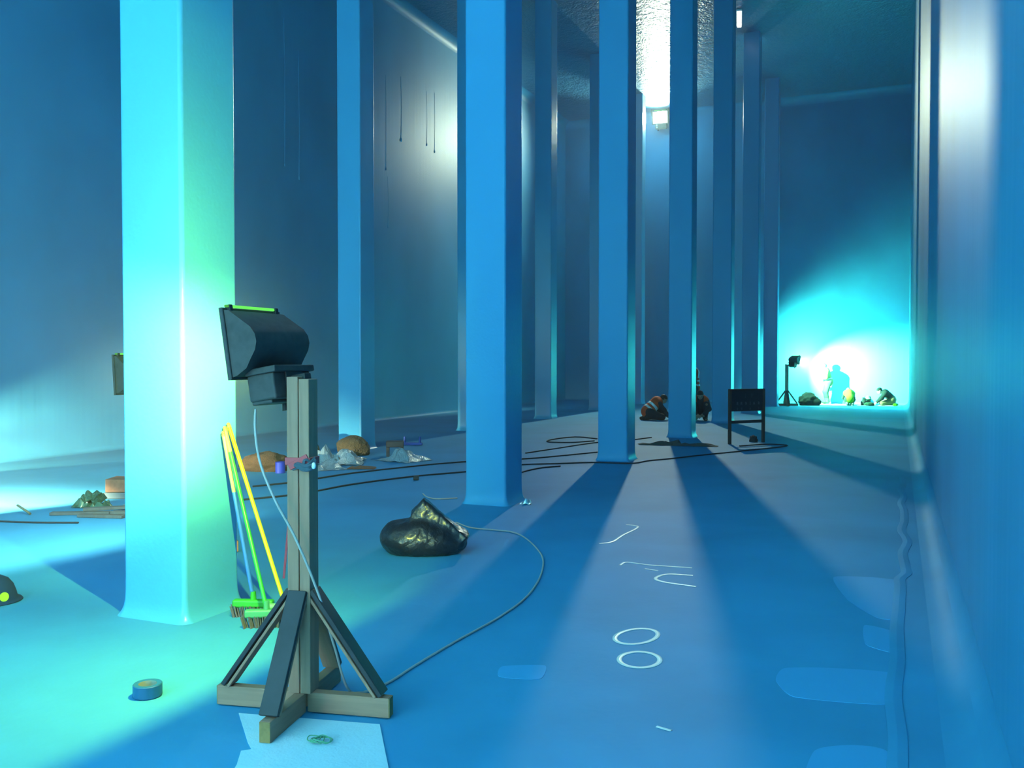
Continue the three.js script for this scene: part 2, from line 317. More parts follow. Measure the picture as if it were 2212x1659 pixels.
// ---------------------------------------------------------------- things on the floor in front
{
  const s = new THREE.Shape([[-2.747, 3.29], [-2.089, 3.43], [-1.78, 3.0], [-1.55, 2.3], [-2.1, 2.2], [-2.4, 2.86], [-2.47, 2.97], [-2.44, 3.0], [-2.5, 3.05]].map(([x, z]) => new THREE.Vector2(x + 2.1, z - 2.8)));
  const g = metric(new THREE.ExtrudeGeometry(s, { depth: 0.004, bevelEnabled: false }).rotateX(-Math.PI / 2));
  const m = obj('foam_sheet', g, M.foam); m.position.copy(V(-2.1, 0.001, 2.8)); tag(m, 'pale blue sheet lying on the floor under the front floodlight stand', 'sheet');
}
{
  const t = obj('wire_coil', [0, 1, 2, 3].map(i => tube([...Array(8)].map((_, j) => new THREE.Vector3(0.035 * Math.cos(j * 1.2 + i) + rr(-0.01, 0.01) + i * 0.015 - 0.02, 0.006 + rr(0, 0.02), 0.03 * Math.sin(j * 1.2 + i))), 0.0025, 30, 5)), std(lin(0.1, 0.35, 0.2), 0.4));
  t.position.copy(V(-2.22, 0.006, 3.16)); tag(t, 'small tangle of green wire on the pale sheet', 'wire');
}
{
  const pr = [[0.042, -0.028], [0.064, -0.03], [0.067, -0.026], [0.067, 0.026], [0.064, 0.03], [0.042, 0.028], [0.042, -0.028]].map(q => new THREE.Vector2(...q));
  const t = thing('tape_roll', 'teal roll of tape lying on the lit floor at left front', 'tape', V(-3.3, 0.001, 3.3), 0.4);
  obj('roll', metric(toCreasedNormals(new THREE.LatheGeometry(pr, 40), 0.6)).translate(0, 0.031, 0), std(lin(0.008, 0.1, 0.24), 0.5), t);
  obj('core', metric(new THREE.CylinderGeometry(0.0418, 0.0418, 0.058, 32, 1, true)).translate(0, 0.031, 0), std(lin(0.3, 0.3, 0.25), 0.8, { side: THREE.DoubleSide }), t);
}
// brooms leaning on the nearest column
function broom(label, foot, top, color, upperFrom, upperColor, headTurn, headColor, bristleColor) {
  const t = thing('broom', label, 'broom', V(foot[0], 0, foot[1])), a = new THREE.Vector3(0, 0.11, 0), b = V(...top).sub(V(foot[0], 0, foot[1]));
  const at = k => a.clone().lerp(b, k), cyl = (p, q, r) => { const g = new THREE.CylinderGeometry(r, r, p.distanceTo(q), 12); g.applyQuaternion(new THREE.Quaternion().setFromUnitVectors(new THREE.Vector3(0, 1, 0), q.clone().sub(p).normalize())); const c = p.clone().add(q).multiplyScalar(0.5); return g.translate(c.x, c.y, c.z); };
  obj('handle', cyl(a, at(upperFrom), 0.0125), std(lin(...color), 0.35), t);
  obj('upper_handle', cyl(at(upperFrom), at(0.985), 0.0126), std(lin(...upperColor), 0.4), t);
  obj('end_cap', [cyl(at(0.98), at(0.992), 0.014), new THREE.SphereGeometry(0.0125, 12, 8).translate(b.x, b.y, b.z)], std(lin(0.3, 0.28, 0.05), 0.5), t);
  const h = obj('head', [rbox(0.26, 0.05, 0.055, 0.014, 0, 0.085, 0).rotateY(headTurn), new THREE.CylinderGeometry(0.016, 0.02, 0.06, 12).translate(0, 0.13, 0)], std(lin(...headColor), 0.4), t);
  const bs = []; for (let i = 0; i < 90; i++) { const u = rr(-0.125, 0.125), v = rr(-0.02, 0.02); bs.push(new THREE.CylinderGeometry(0.003, 0.005, 0.075, 4).rotateZ(-u * 2.2).rotateX(v * 6).translate(u * 1.14, 0.036, v * 1.8)); }
  obj('bristles', mergeGeometries(bs).rotateY(headTurn), std(lin(...bristleColor), 0.9), t);
  return t;
}
broom('broom with a yellow handle leaning on the nearest column', [-3.465, 4.58], [-3.975, 1.2, 4.68], [0.5, 0.55, 0.0], 0.92, [0.5, 0.55, 0.01], 0.3, [0.2, 0.75, 0.25], [0.1, 0.1, 0.12]);
broom('broom with a green handle and pale top, beside the yellow-handled one', [-3.5, 4.45], [-3.97, 1.18, 4.64], [0.02, 0.36, 0.04], 0.86, [0.3, 0.42, 0.1], 0.5, [0.06, 0.3, 0.12], [0.11, 0.11, 0.13]);
broom('broom with a blue handle and pale top, leftmost of the three brooms', [-3.72, 4.6], [-3.965, 1.15, 4.62], [0.03, 0.16, 0.55], 0.64, [0.3, 0.42, 0.14], 0.35, [0.03, 0.34, 0.02], [0.12, 0.11, 0.14]);  // lit upper end of the blue handle is put in as a paler colour

// ---------------------------------------------------------------- shapes from distance fields
function fieldMesh(fn, c, half, n, maxTri = 60000) {
  const mc = new MarchingCubes(n, M.skin, false, false, maxTri); mc.isolation = 0; mc.reset();
  const hs = n / 2;
  for (let k = 0; k < n; k++) for (let j = 0; j < n; j++) for (let i = 0; i < n; i++)
    mc.field[i + n * j + n * n * k] = -fn(c[0] + half * (i - hs) / hs, c[1] + half * (j - hs) / hs, c[2] + half * (k - hs) / hs);
  mc.update();
  const m = mc.count, p = new Float32Array(m * 3), q = new Float32Array(m * 3);
  for (let i = 0; i < m * 3; i++) { p[i] = c[i % 3] + half * mc.positionArray[i]; q[i] = mc.normalArray[i]; }
  const g = new THREE.BufferGeometry(); g.setAttribute('position', new THREE.BufferAttribute(p, 3)); g.setAttribute('normal', new THREE.BufferAttribute(q, 3));
  return metric(g);
}
const smin = (a, b, k) => { const h = Math.max(k - Math.abs(a - b), 0) / k; return Math.min(a, b) - h * h * k / 4; };
function capsule(x, y, z, a, b, ra, rb) {
  const dx = b[0] - a[0], dy = b[1] - a[1], dz = b[2] - a[2], px = x - a[0], py = y - a[1], pz = z - a[2], l = dx * dx + dy * dy + dz * dz || 1e-9;
  const t = Math.max(0, Math.min(1, (px * dx + py * dy + pz * dz) / l));
  return Math.hypot(px - t * dx, py - t * dy, pz - t * dz) - (ra + t * (rb - ra));
}
const ell = (x, y, z, c, r) => { const k = Math.hypot((x - c[0]) / r[0], (y - c[1]) / r[1], (z - c[2]) / r[2]); return (k - 1) * Math.min(...r); };
const n3 = (x, y, z, s) => (vnoise(x, y + 0.37 * z, 4096, 4096, s) + vnoise(y, z + 0.53 * x, 4096, 4096, s + 1) + vnoise(z, x, 4096, 4096, s + 2)) / 3 - 0.5;

// black garbage bag: a slumped round sack with a second corner folded up against it
{
  const t = thing('garbage_bag', 'shiny black garbage bag slumped on the floor', 'bag', V(-3.66, 0, 6.72), 23 * P2R);
  // two lobes on the floor and a stiff fold: a rounded triangular slab with its point up
  const tri = [[0.0, 0.45], [0.38, 0.15], [0.3, 0.06], [-0.14, 0.06], [-0.11, 0.34]].map((q, i, A) => { const r = A[(i + 1) % 5], l = Math.hypot(r[0] - q[0], r[1] - q[1]); return [q, [-(r[1] - q[1]) / l, (r[0] - q[0]) / l]]; });
  const g = fieldMesh((x, y, z) => {
    let d = ell(x, y, z, [-0.09, 0.12, 0], [0.28, 0.175, 0.24]);
    d = smin(d, ell(x, y, z, [0.14, 0.1, 0.01], [0.23, 0.13, 0.2]), 0.08);
    const q = Math.max(...tri.map(([p, n]) => (x - p[0]) * n[0] + (y - p[1]) * n[1])) + 0.02, zz = Math.abs(z + 0.03) - 0.075 - 0.3 * (0.43 - y) + 0.02;
    d = smin(d, Math.hypot(Math.max(q, 0), Math.max(zz, 0)) + Math.min(Math.max(q, zz), 0) - 0.02, 0.025);
    d += 0.05 * n3(x * 7 + 50, y * 7 + 50, z * 7 + 50, 61) + 0.014 * n3(x * 24 + 90, y * 24 + 90, z * 24 + 90, 67);
    return Math.max(d, 0.001 - y);
  }, [0, 0.22, 0], 0.46, 96);
  obj('sack', g, M.bag, t);
}
// dome-shaped hat at the left edge of the picture
{
  const t = thing('hard_hat', 'dark blue hard hat with a yellow-green round sticker on the floor', 'helmet', V(-5.56, 0, 4.22), 0.95);
  const pr = [[0.16, 0.0], [0.172, 0.004], [0.165, 0.014], [0.14, 0.022], [0.132, 0.06], [0.115, 0.11], [0.085, 0.15], [0.045, 0.172], [0, 0.178]].map(q => new THREE.Vector2(...q));
  obj('shell', metric(new THREE.LatheGeometry(pr, 40)), new THREE.MeshPhysicalMaterial({ color: lin(0.01, 0.04, 0.1), roughness: 0.8, specularIntensity: 0.3 }), t);
  const st = new THREE.CylinderGeometry(0.03, 0.03, 0.004, 24).rotateX(Math.PI / 2).rotateX(-0.12).translate(0, 0.05, 0.137).rotateY(0.4);
  obj('sticker', st, std(lin(0.4, 0.75, 0.03), 0.5), t);
}
// ---------------------------------------------------------------- lumps, sacks, crumpled sheets
function lump(rx, ry, rz, s, rough = 0.25, freq = 5, flat = 0.35) {
  const g = mergeVertices(new THREE.IcosahedronGeometry(1, 9).deleteAttribute('normal').deleteAttribute('uv')), p = g.attributes.position;
  for (let i = 0; i < p.count; i++) {
    const x = p.getX(i), y = p.getY(i), z = p.getZ(i), k = 1 + rough * 2 * n3(x * freq / 2 + 20, y * freq / 2 + 20, z * freq / 2 + 20, s) + rough * 0.7 * n3(x * freq * 2 + 20, y * freq * 2 + 20, z * freq * 2 + 20, s + 5);
    let Y = y * k * ry; if (Y < -flat * ry) Y = -flat * ry; p.setXYZ(i, x * k * rx, Y + flat * ry, z * k * rz);
  }
  g.computeVertexNormals(); return metric(g);
}
function crumple(w, d, h, s, n = 26, freq = 7) {                   // a creased sheet with a little thickness
  const top = new THREE.PlaneGeometry(w, d, n, n).rotateX(-Math.PI / 2), p = top.attributes.position;
  for (let i = 0; i < p.count; i++) {
    const x = p.getX(i), z = p.getZ(i), e = Math.min(1, 4 * Math.min(0.5 - Math.abs(x / w), 0.5 - Math.abs(z / d)) + 0.12);
    const y = h * e * Math.abs(1.6 * (n3(x * freq + 30, 7, z * freq + 30, s) * 2)) + h * 0.35 * e * (0.5 + n3(x * freq * 3 + 30, 3, z * freq * 3 + 30, s + 9));
    p.setXYZ(i, x + 0.12 * w * n3(x * 9 + 40, 1, z * 9 + 40, s + 3), Math.max(0.004, y), z + 0.12 * d * n3(x * 9 + 60, 2, z * 9 + 60, s + 4));
  }
  const flat = toCreasedNormals(top, 0.35), under = flat.clone().translate(0, -0.003, 0), ix = under.attributes.position; 
  for (let i = 0; i < ix.count; i += 3) { const a = [ix.getX(i), ix.getY(i), ix.getZ(i)]; ix.setXYZ(i, ix.getX(i + 1), ix.getY(i + 1), ix.getZ(i + 1)); ix.setXYZ(i + 1, ...a); }
  under.attributes.normal.array.forEach((v, i, A) => { A[i] = -v; });
  return mergeGeometries([flat, under]);
}
function put(name, geo, mat, x, z, turn, label, category, group, y = 0.001) { const m = obj(name, geo, mat); m.position.copy(V(x, y, z)); m.rotation.y = turn; tag(m, label, category, group); return m; }
// the heap round the column of the back row
put('burlap_sack', lump(0.36, 0.2, 0.24, 3, 0.35), M.burlap, -8.62, 10.95, 0.3, 'brown burlap sack lying left of the wooden post, on the far floor', 'sack');
put('burlap_sack', lump(0.24, 0.15, 0.2, 8, 0.4), M.burlap, -9.12, 10.35, 0.9, 'smaller brown bundle beside the right edge of the nearest column', 'sack');
put('cement_sack', lump(0.26, 0.3, 0.25, 12, 0.25, 4), M.sack, -9.42, 12.95, 0.2, 'upright grey-brown sack right of the wooden post', 'sack');
put('cement_sack', lump(0.32, 0.24, 0.26, 17, 0.22, 4), M.sack, -8.70, 13.45, -0.4, 'round olive sack at the foot of the back row column', 'sack');
put('plastic_sheet', crumple(1.1, 0.8, 0.26, 21), M.film, -8.35, 12.2, 0.4, 'crumpled pale plastic sheet in front of the sacks', 'sheet');
put('plastic_sheet', crumple(0.7, 0.6, 0.2, 25), M.film, -7.42, 12.95, -0.3, 'crumpled plastic sheet beside the small dark stool', 'sheet');
put('plastic_sheet', crumple(0.5, 0.45, 0.14, 29), M.film, -7.86, 11.45, 0.8, 'small bundle of pale plastic directly right of the wooden post', 'sheet');
put('cardboard', crumple(0.42, 0.3, 0.07, 33, 10), std(lin(0.22, 0.1, 0.06), 0.9, { map: repeat(dirt, 3, 3) }), -7.45, 11.75, 0.4, 'flattened brown cardboard in front of the plastic sheets', 'cardboard');
{
  const t = obj('paint_can', metric(new THREE.LatheGeometry([[0, 0], [0.07, 0], [0.072, 0.004], [0.07, 0.01], [0.07, 0.15], [0.073, 0.155], [0.07, 0.162], [0.06, 0.155], [0, 0.155]].map(q => new THREE.Vector2(...q)), 24)), std(lin(0.03, 0.06, 0.5), 0.4));
  t.position.copy(V(-8.22, 0.001, 10.78)); tag(t, 'small blue can at the right end of the burlap sack', 'can');
}
{
  const t = thing('stool', 'small dark wooden stool at the right end of the rubbish heap', 'stool', V(-7.9, 0, 13.5), 0.5);
  obj('seat', rbox(0.3, 0.1, 0.24, 0.012, 0, 0.21, 0), M.darkboard, t);
  for (const [x, z] of [[-1, -1], [1, -1], [-1, 1], [1, 1]]) obj('leg', box(0.05, 0.16, 0.05, 0.12 * x, 0.08, 0.09 * z), M.darkboard, t);
}
{
  const t = thing('trestle', 'low blue metal trestle lying right of the small stool', 'trestle', V(-8.63, 0, 15.4), 0.3), m = std(lin(0.01, 0.06, 0.35), 0.5);
  obj('rail', rbox(0.4, 0.05, 0.06, 0.01, 0, 0.03, 0), m, t);
  for (const x of [-0.15, 0.15]) obj('peg', new THREE.CylinderGeometry(0.02, 0.025, 0.12, 12).translate(x, 0.11, 0), m, t);
}
put('offcut', rbox(0.07, 0.06, 0.06, 0.008, 0, 0.03, 0), M.rubber, -6.02, 10.85, 0.4, 'tiny black block alone on the floor above the garbage bag', 'block');
put('offcut', rbox(0.14, 0.02, 0.05, 0.006, 0, 0.01, 0), std(lin(0.12, 0.08, 0.03), 0.8), -6.78, 7.35, 0.3, 'short brown offcut lying between the broom and the wooden post', 'block');
put('wrapper', crumple(0.13, 0.1, 0.07, 51, 12, 22), new THREE.MeshPhysicalMaterial({ color: lin(0.9, 0.9, 0.85), roughness: 0.12, metalness: 0.6 }), -3.86, 9.5, 0.3, 'shiny crumpled wrapper at the foot of the column behind the garbage bag', 'wrapper');
// the things on the left
{
  const foil = std(lin(0.05, 0.12, 0.07), 0.18, { metalness: 0.3 });
  put('crumpled_bag', [crumple(0.2, 0.2, 0.12, 55, 14, 24).translate(-0.09, 0, 0), crumple(0.22, 0.18, 0.12, 58, 14, 26).translate(0.09, 0, 0.02), crumple(0.16, 0.16, 0.1, 59, 12, 28).rotateZ(0.5).translate(-0.02, 0.06, 0), crumple(0.15, 0.15, 0.1, 60, 12, 28).rotateX(0.6).rotateZ(-0.6).translate(0.06, 0.1, 0)], foil, -8.2, 7.42, 0.3, 'crumpled dark green bag with bright glints on the brightly lit floor at left', 'bag');
}
{
  const t = thing('carton', 'brown torn carton on a pale slab behind the nearest column', 'box', V(-8.42, 0, 8.15), 0.4), g = rbox(0.42, 0.15, 0.3, 0.01, 0, 0.155, 0), p = g.attributes.position;
  for (let i = 0; i < p.count; i++) { const k = 0.05 * n3(p.getX(i) * 12 + 9, p.getY(i) * 12 + 9, p.getZ(i) * 12 + 9, 71); p.setXYZ(i, p.getX(i) + k, p.getY(i) + k, p.getZ(i) + k); }
  g.computeVertexNormals();
  obj('box', g, std(lin(0.2, 0.1, 0.065), 0.9, { map: repeat(dirt, 3, 3) }), t);
  obj('slab', rbox(0.5, 0.07, 0.36, 0.01, 0.02, 0.036, 0), std(lin(0.09, 0.14, 0.17), 0.8), t);
}
[[-7.9, 7.0, 0.6, 1.1], [-7.55, 6.95, 0.5, 0.85], [-7.75, 7.2, 0.45, 1.35], [-7.3, 7.1, 0.4, 1.0]].forEach(([x, z, l, a], i) => {
  const m = put('plank', rbox(l, 0.03, 0.09, 0.004, 0, 0, 0), std(lin(0.1, 0.12, 0.12), 0.8, { map: repeat(grain, 3, 1) }), x, z, a - 0.6, ['longest dark offcut plank in the flat scatter on the lit floor at left', 'dark offcut plank nearest the camera in the flat scatter at left', 'dark offcut plank lying across the longest one in the scatter at left', 'short dark offcut plank at the right end of the scatter, by the nearest column'][i], 'plank', 'offcut planks on the floor at left', 0.017 + (i > 1 ? 0.031 : 0));
});
put('tarp', crumple(1.0, 0.5, 0.08, 77, 22, 6), std(lin(0.15, 0.3, 0.36), 0.6), -7.5, 7.75, 0.35, 'flat grey-blue tarpaulin behind the scatter of dark planks', 'tarpaulin');
put('wood_strip', tube([[-0.12, 0.08], [0, 0.05], [0.14, 0.012]].map(([x, y]) => new THREE.Vector3(x, y, 0)), 0.012, 10, 6), std(lin(0.2, 0.18, 0.1), 0.7), -8.5, 6.8, -0.2, 'thin bent strip sticking up on the brightly lit floor', 'strip');

// ---------------------------------------------------------------- cables on the floor
function cable(label, pts, r = 0.009, mat = M.cable) {
  const [x0, z0] = pts[0], t = thing('cable', label, 'cable', V(x0, 0, z0));
  obj('lead', tube(pts.map(([x, z]) => new THREE.Vector3(x - x0, r + 0.001, -(z - z0))), r, pts.length * 9, 6), mat, t);
}
cable('thin pale cable curving from behind the garbage bag to the front stand', [[-4.04, 8.09], [-3.76, 7.88], [-3.50, 7.86], [-3.30, 7.82], [-2.75, 7.08], [-2.49, 6.46], [-2.31, 5.71], [-2.28, 5.18], [-2.31, 4.60], [-2.32, 4.17], [-2.32, 3.87], [-2.36, 3.72]], 0.007, M.palecable);
cable('long dark cable crossing the floor in front of three columns to the board', [[-6.98, 8.42], [-6.66, 9.04], [-6.54, 10.07], [-6.19, 11.16], [-5.76, 11.93], [-5.41, 13.0], [-4.92, 13.4], [-4.41, 13.8], [-3.85, 13.9], [-3.7, 14.38], [-3.49, 14.75], [-3.06, 15.66], [-2.58, 16.57], [-1.94, 18.11], [-2.3, 18.2], [-2.76, 17.6]], 0.011);
cable('dark cable running from the burlap sack behind the garbage bag column', [[-7.6, 9.4], [-7.41, 9.85], [-7.20, 11.08], [-6.86, 12.10], [-6.39, 13.06], [-5.62, 13.92], [-5.33, 14.45], [-4.89, 15.40]], 0.011);
cable('dark cable on the far side of the third front column', [[-6.00, 14.75], [-5.81, 15.76], [-5.49, 17.27], [-5.01, 18.2], [-4.80, 18.9]], 0.011);
cable('looped end of dark cable left of the third front column', [[-5.75, 18.10], [-6.30, 18.38], [-6.56, 17.51], [-6.41, 16.99], [-5.99, 17.05], [-5.65, 17.6]], 0.012);
cable('short dark cable between the garbage bag column and the next one', [[-5.00, 12.1], [-5.0, 12.4], [-4.93, 12.8], [-4.75, 13.1]], 0.011);
cable('dark cable running left out of the planks on the bright floor', [[-9.2, 6.0], [-8.8, 6.2], [-8.27, 6.35], [-8.05, 6.39], [-7.82, 6.46], [-7.48, 6.6]], 0.009);
cable('short pale curl of cable left of the garbage bag column', [[-5.29, 9.70], [-5.09, 9.46], [-4.93, 9.40], [-4.75, 9.55]], 0.008, M.palecable);
put('rag', crumple(1.5, 0.22, 0.1, 81, 20, 9), std(lin(0.1, 0.08, 0.07), 0.9), -3.9, 17.35, 0.1, 'long dark brown rag lying on the floor in front of the middle column', 'rag');
put('clump', lump(0.07, 0.1, 0.06, 85, 0.5), M.rubber, -2.67, 18.75, 0, 'small dark clump on the floor seen under the board on legs', 'lump');

// ---------------------------------------------------------------- board on legs
{
  const a = new THREE.Vector2(-3.02, 18.05), b = new THREE.Vector2(-2.47, 18.72), w = a.distanceTo(b), turn = Math.atan2(b.y - a.y, b.x - a.x);
  const t = thing('notice_board', 'dark notice board on two legs with rows of faint lettering', 'board', V((a.x + b.x) / 2, 0, (a.y + b.y) / 2), turn);
  const c = document.createElement('canvas'); c.width = 512; c.height = 256; const x = c.getContext('2d');
  x.fillStyle = '#20242e'; x.fillRect(0, 0, 512, 256); x.textAlign = 'center'; x.textBaseline = 'middle';
  const put1 = (s, px, py, h, o) => { x.font = `bold ${h}px sans-serif`; x.fillStyle = `rgba(190,190,200,${o})`; x.fillText(s, px, py); };
  [['I', 225], ['P', 335]].forEach(([s, p]) => put1(s, p, 68, 78, 0.16));
  [['R', 95], ['R', 160], ['9', 235], ['I', 305], ['A', 370], ['R', 450]].forEach(([s, p]) => put1(s, p, 165, 52, 0.5));
  [['-', 40], ['9', 95], ['9', 165], ['A', 305], ['I', 450]].forEach(([s, p]) => put1(s, p, 232, 44, 0.35));
  const d = x.getImageData(0, 0, 512, 256).data, u = new Uint8Array(512 * 256 * 4);
  for (let j = 0; j < 256; j++) u.set(d.subarray(j * 2048, j * 2048 + 2048), (255 - j) * 2048);
  const tx = new THREE.DataTexture(u, 512, 256); tx.colorSpace = THREE.SRGBColorSpace; tx.magFilter = THREE.LinearFilter; tx.needsUpdate = true;
  obj('backing', rbox(w - 0.05, 0.42, 0.02, 0.004, 0, 0.85, 0), M.darkboard, t);
  obj('lettering', new THREE.PlaneGeometry(w - 0.07, 0.4).translate(0, 0.85, 0.0125), std(0xffffff, 0.6, { map: tx }), t);
  obj('frame_rail', rbox(w, 0.03, 0.035, 0.004, 0, 1.065, 0), M.darkboard, t);
  obj('stretcher', rbox(w - 0.04, 0.06, 0.03, 0.004, 0, 0.43, 0), M.darkboard, t);
  for (const s of [-1, 1]) obj('leg', rbox(0.055, 1.08, 0.05, 0.005, s * w / 2, 0.54, 0), std(lin(0.09, 0.045, 0.035), 0.7), t);
}

// ---------------------------------------------------------------- people
const HEAD = { up: [0, 1, 0] };
function person(label, pos, turn, J, look, k = 1) {
  const t = thing('person', label, 'person', pos, turn); t.scale.setScalar(k);
  const v = (a, b) => [b[0] - a[0], b[1] - a[1], b[2] - a[2]], add = (a, b, s = 1) => [a[0] + b[0] * s, a[1] + b[1] * s, a[2] + b[2] * s];
  const unit = a => { const l = Math.hypot(...a) || 1; return a.map(q => q / l); }, cross = (a, b) => [a[1] * b[2] - a[2] * b[1], a[2] * b[0] - a[0] * b[2], a[0] * b[1] - a[1] * b[0]];
  const hu = unit(J.headUp), hf = unit(J.face), hs = cross(hu, hf), H = J.head;
  const torso = [[J.pelvis, J.chest, 0.125, 0.13], [J.hip[0], J.hip[1], 0.105, 0.105], [add(J.sh[0], v(J.sh[0], J.sh[1]), 0.12), add(J.sh[0], v(J.sh[0], J.sh[1]), 0.88), 0.075, 0.075]];
  const neck = [[J.chest, H, 0.06, 0.055]];
  const arms = [0, 1].flatMap(i => [[J.sh[i], J.el[i], 0.052, 0.041], [J.el[i], J.wr[i], 0.041, 0.028]]);
  const legs = [0, 1].flatMap(i => [[J.hip[i], J.kn[i], 0.088, 0.06], [J.kn[i], J.an[i], 0.057, 0.04]]);
  const feet = [0, 1].map(i => [add(J.an[i], [0, -0.03, 0]), J.toe[i], 0.042, 0.034]);
  const skull = (x, y, z) => { const p = [x - H[0], y - H[1], z - H[2]], a = p[0] * hs[0] + p[1] * hs[1] + p[2] * hs[2], b = p[0] * hu[0] + p[1] * hu[1] + p[2] * hu[2], c = p[0] * hf[0] + p[1] * hf[1] + p[2] * hf[2]; return [a, b, c]; };
  const headD = (x, y, z) => {
    const [a, b, c] = skull(x, y, z);
    let d = ell(a, b, c, [0, 0.03, -0.012], [0.076, 0.09, 0.097]);
    d = smin(d, ell(a, b, c, [0, -0.055, 0.025], [0.056, 0.06, 0.062]), 0.05);
    d = smin(d, capsule(a, b, c, [0, 0.012, 0.083], [0, -0.022, 0.103], 0.009, 0.015), 0.018);                // nose
    d = smin(d, capsule(a, b, c, [-0.04, 0.026, 0.074], [0.04, 0.026, 0.074], 0.011, 0.011), 0.02);          // brow
    d = smin(d, capsule(a, b, c, [-0.02, -0.055, 0.083], [0.02, -0.055, 0.083], 0.009, 0.009), 0.012);       // lips
    for (const s of [-1, 1]) { d = Math.max(d, 0.014 - Math.hypot(a - s * 0.032, b - 0.008, c - 0.092)); d = smin(d, ell(a, b, c, [s * 0.08, 0, -0.008], [0.012, 0.032, 0.02]), 0.008); }
    return d;
  };
  const field = (bones, grow, kk = 0.05) => (x, y, z) => { let d = 1e3; for (const [a, b, ra, rb] of bones) d = smin(d, capsule(x, y, z, a, b, ra + grow, rb + grow), kk); return d; };
  const boundsOf = (bones, pad) => { const lo = [9, 9, 9], hi = [-9, -9, -9]; for (const [a, b, ra, rb] of bones) for (const [p, r] of [[a, ra], [b, rb]]) for (let i = 0; i < 3; i++) { lo[i] = Math.min(lo[i], p[i] - r - pad); hi[i] = Math.max(hi[i], p[i] + r + pad); } return [lo.map((l, i) => (l + hi[i]) / 2), Math.max(...lo.map((l, i) => (hi[i] - l) / 2))]; };
  const build = (bones, fn, pad, cell) => { const [c, h] = boundsOf(bones, pad); return fieldMesh(fn, c, h, Math.min(120, Math.max(24, Math.round(2 * h / cell)))); };
  // body, head and hands become one mesh
  const all = [...torso, ...neck, ...arms, ...legs, ...feet], parts = [build(all, field(all, 0), 0.03, 0.013), fieldMesh((x, y, z) => smin(headD(x, y, z), capsule(x, y, z, J.chest, H, 0.06, 0.052), 0.03), H, 0.16, 84)];
  for (const i of [0, 1]) {
    const f = unit(v(J.el[i], J.wr[i])), s0 = unit(cross(f, [0.1, 0.2, 1])), s = i ? s0 : s0.map(q => -q), n = cross(s, f), W = J.wr[i], L = (a, b, c) => add(add(add(W, f, a), s, b), n, c);
    const fingers = [[-0.03, 0.070], [-0.010, 0.082], [0.011, 0.076], [0.031, 0.060]];
    const bones = [[L(-0.02, 0, 0), L(0.03, 0, 0), 0.026, 0.024], [L(0.03, -0.022, 0), L(0.085, -0.026, 0), 0.018, 0.014], [L(0.03, 0, 0), L(0.09, 0.0, 0), 0.018, 0.015], [L(0.03, 0.02, 0), L(0.082, 0.027, 0), 0.017, 0.013]];
    const tips = fingers.flatMap(([b, l]) => [[L(0.088, b, 0), L(0.088 + l * 0.5, b * 1.1, 0.014), 0.0095, 0.0088], [L(0.088 + l * 0.5, b * 1.1, 0.014), L(0.088 + l * 0.86, b * 1.1, 0.042), 0.0088, 0.0075]]);
    tips.push([L(0.025, -0.028, 0.008), L(0.06, -0.055, 0.02), 0.013, 0.011], [L(0.06, -0.055, 0.02), L(0.095, -0.06, 0.034), 0.011, 0.009]);
    const C = L(0.07, 0, 0.01);
    parts.push(fieldMesh((x, y, z) => { let d = 1e3; for (const q of bones) d = smin(d, capsule(x, y, z, ...q), 0.014); for (const q of tips) d = smin(d, capsule(x, y, z, ...q), 0.004); return d; }, C, 0.13, 72));
  }
  obj('body', mergeGeometries(parts), M.skin, t);
  for (const s of [-1, 1]) { const e = add(add(add(H, hs, s * 0.032), hu, 0.008), hf, 0.077); obj('eye', new THREE.SphereGeometry(0.011, 10, 8).translate(...e), std(lin(0.05, 0.04, 0.035), 0.2), t); }
  // clothes
  const jacketBones = [...torso, ...arms], jf = field(jacketBones, 0.016), up = unit(v(J.pelvis, J.chest));
  obj('jacket', build(jacketBones, jf, 0.05, 0.013), look.jacket, t);
  const trBones = [[J.hip[0], J.hip[1], 0.115, 0.115], ...legs], cuff = field([...feet], 0.012);
  obj('trousers', build(trBones, field(trBones, 0.02), 0.05, 0.013), look.trousers, t);
  for (const i of [0, 1]) { const b = [feet[i], [J.an[i], add(J.an[i], unit(v(J.an[i], J.kn[i])), 0.1), 0.052, 0.052]]; obj('boot', build(b, field(b, 0.016, 0.03), 0.03, 0.011), M.boot, t); }
  const capF = (x, y, z) => { const [a, b, c] = skull(x, y, z); return Math.max(ell(a, b, c, [0, 0.034, -0.016], [0.088, 0.1, 0.109]), 0.03 + 0.55 * (c - 0.02) - b - (c < -0.02 ? 0.06 : 0)); };
  obj(look.hat ?? 'hair', fieldMesh(capF, add(H, hu, 0.03), 0.15, 48), look.hair ?? M.hair, t);
  if (look.vest) {
    const vf = field([torso[0], torso[2], [J.pelvis, add(J.pelvis, up, -0.04), 0.135, 0.13]], 0.034, 0.07);
    const dirF = cross(unit(v(J.sh[0], J.sh[1])), up), open = look.open ?? 0;
    const vestD = (x, y, z) => { let d = Math.max(vf(x, y, z), -field(neck, 0.035)(x, y, z)); if (open) { const p = v(J.pelvis, [x, y, z]), f = p[0] * dirF[0] + p[1] * dirF[1] + p[2] * dirF[2], l = unit(v(J.sh[0], J.sh[1])), s = p[0] * l[0] + p[1] * l[1] + p[2] * l[2]; if (f * (look.frontSign ?? 1) > 0) d = Math.max(d, open - Math.abs(s)); } return d; };
    const ve = obj('vest', build([torso[0], torso[2]], vestD, 0.1, 0.012), look.vest, t);
    const len = Math.hypot(...v(J.pelvis, J.chest));
    const band = (m0, m1) => (x, y, z) => { const p = v(J.pelvis, [x, y, z]), s = (p[0] * up[0] + p[1] * up[1] + p[2] * up[2]) / len; return Math.max(vestD(x, y, z) - 0.006, (Math.abs(s - (m0 + m1) / 2) - (m1 - m0) / 2) * len); };
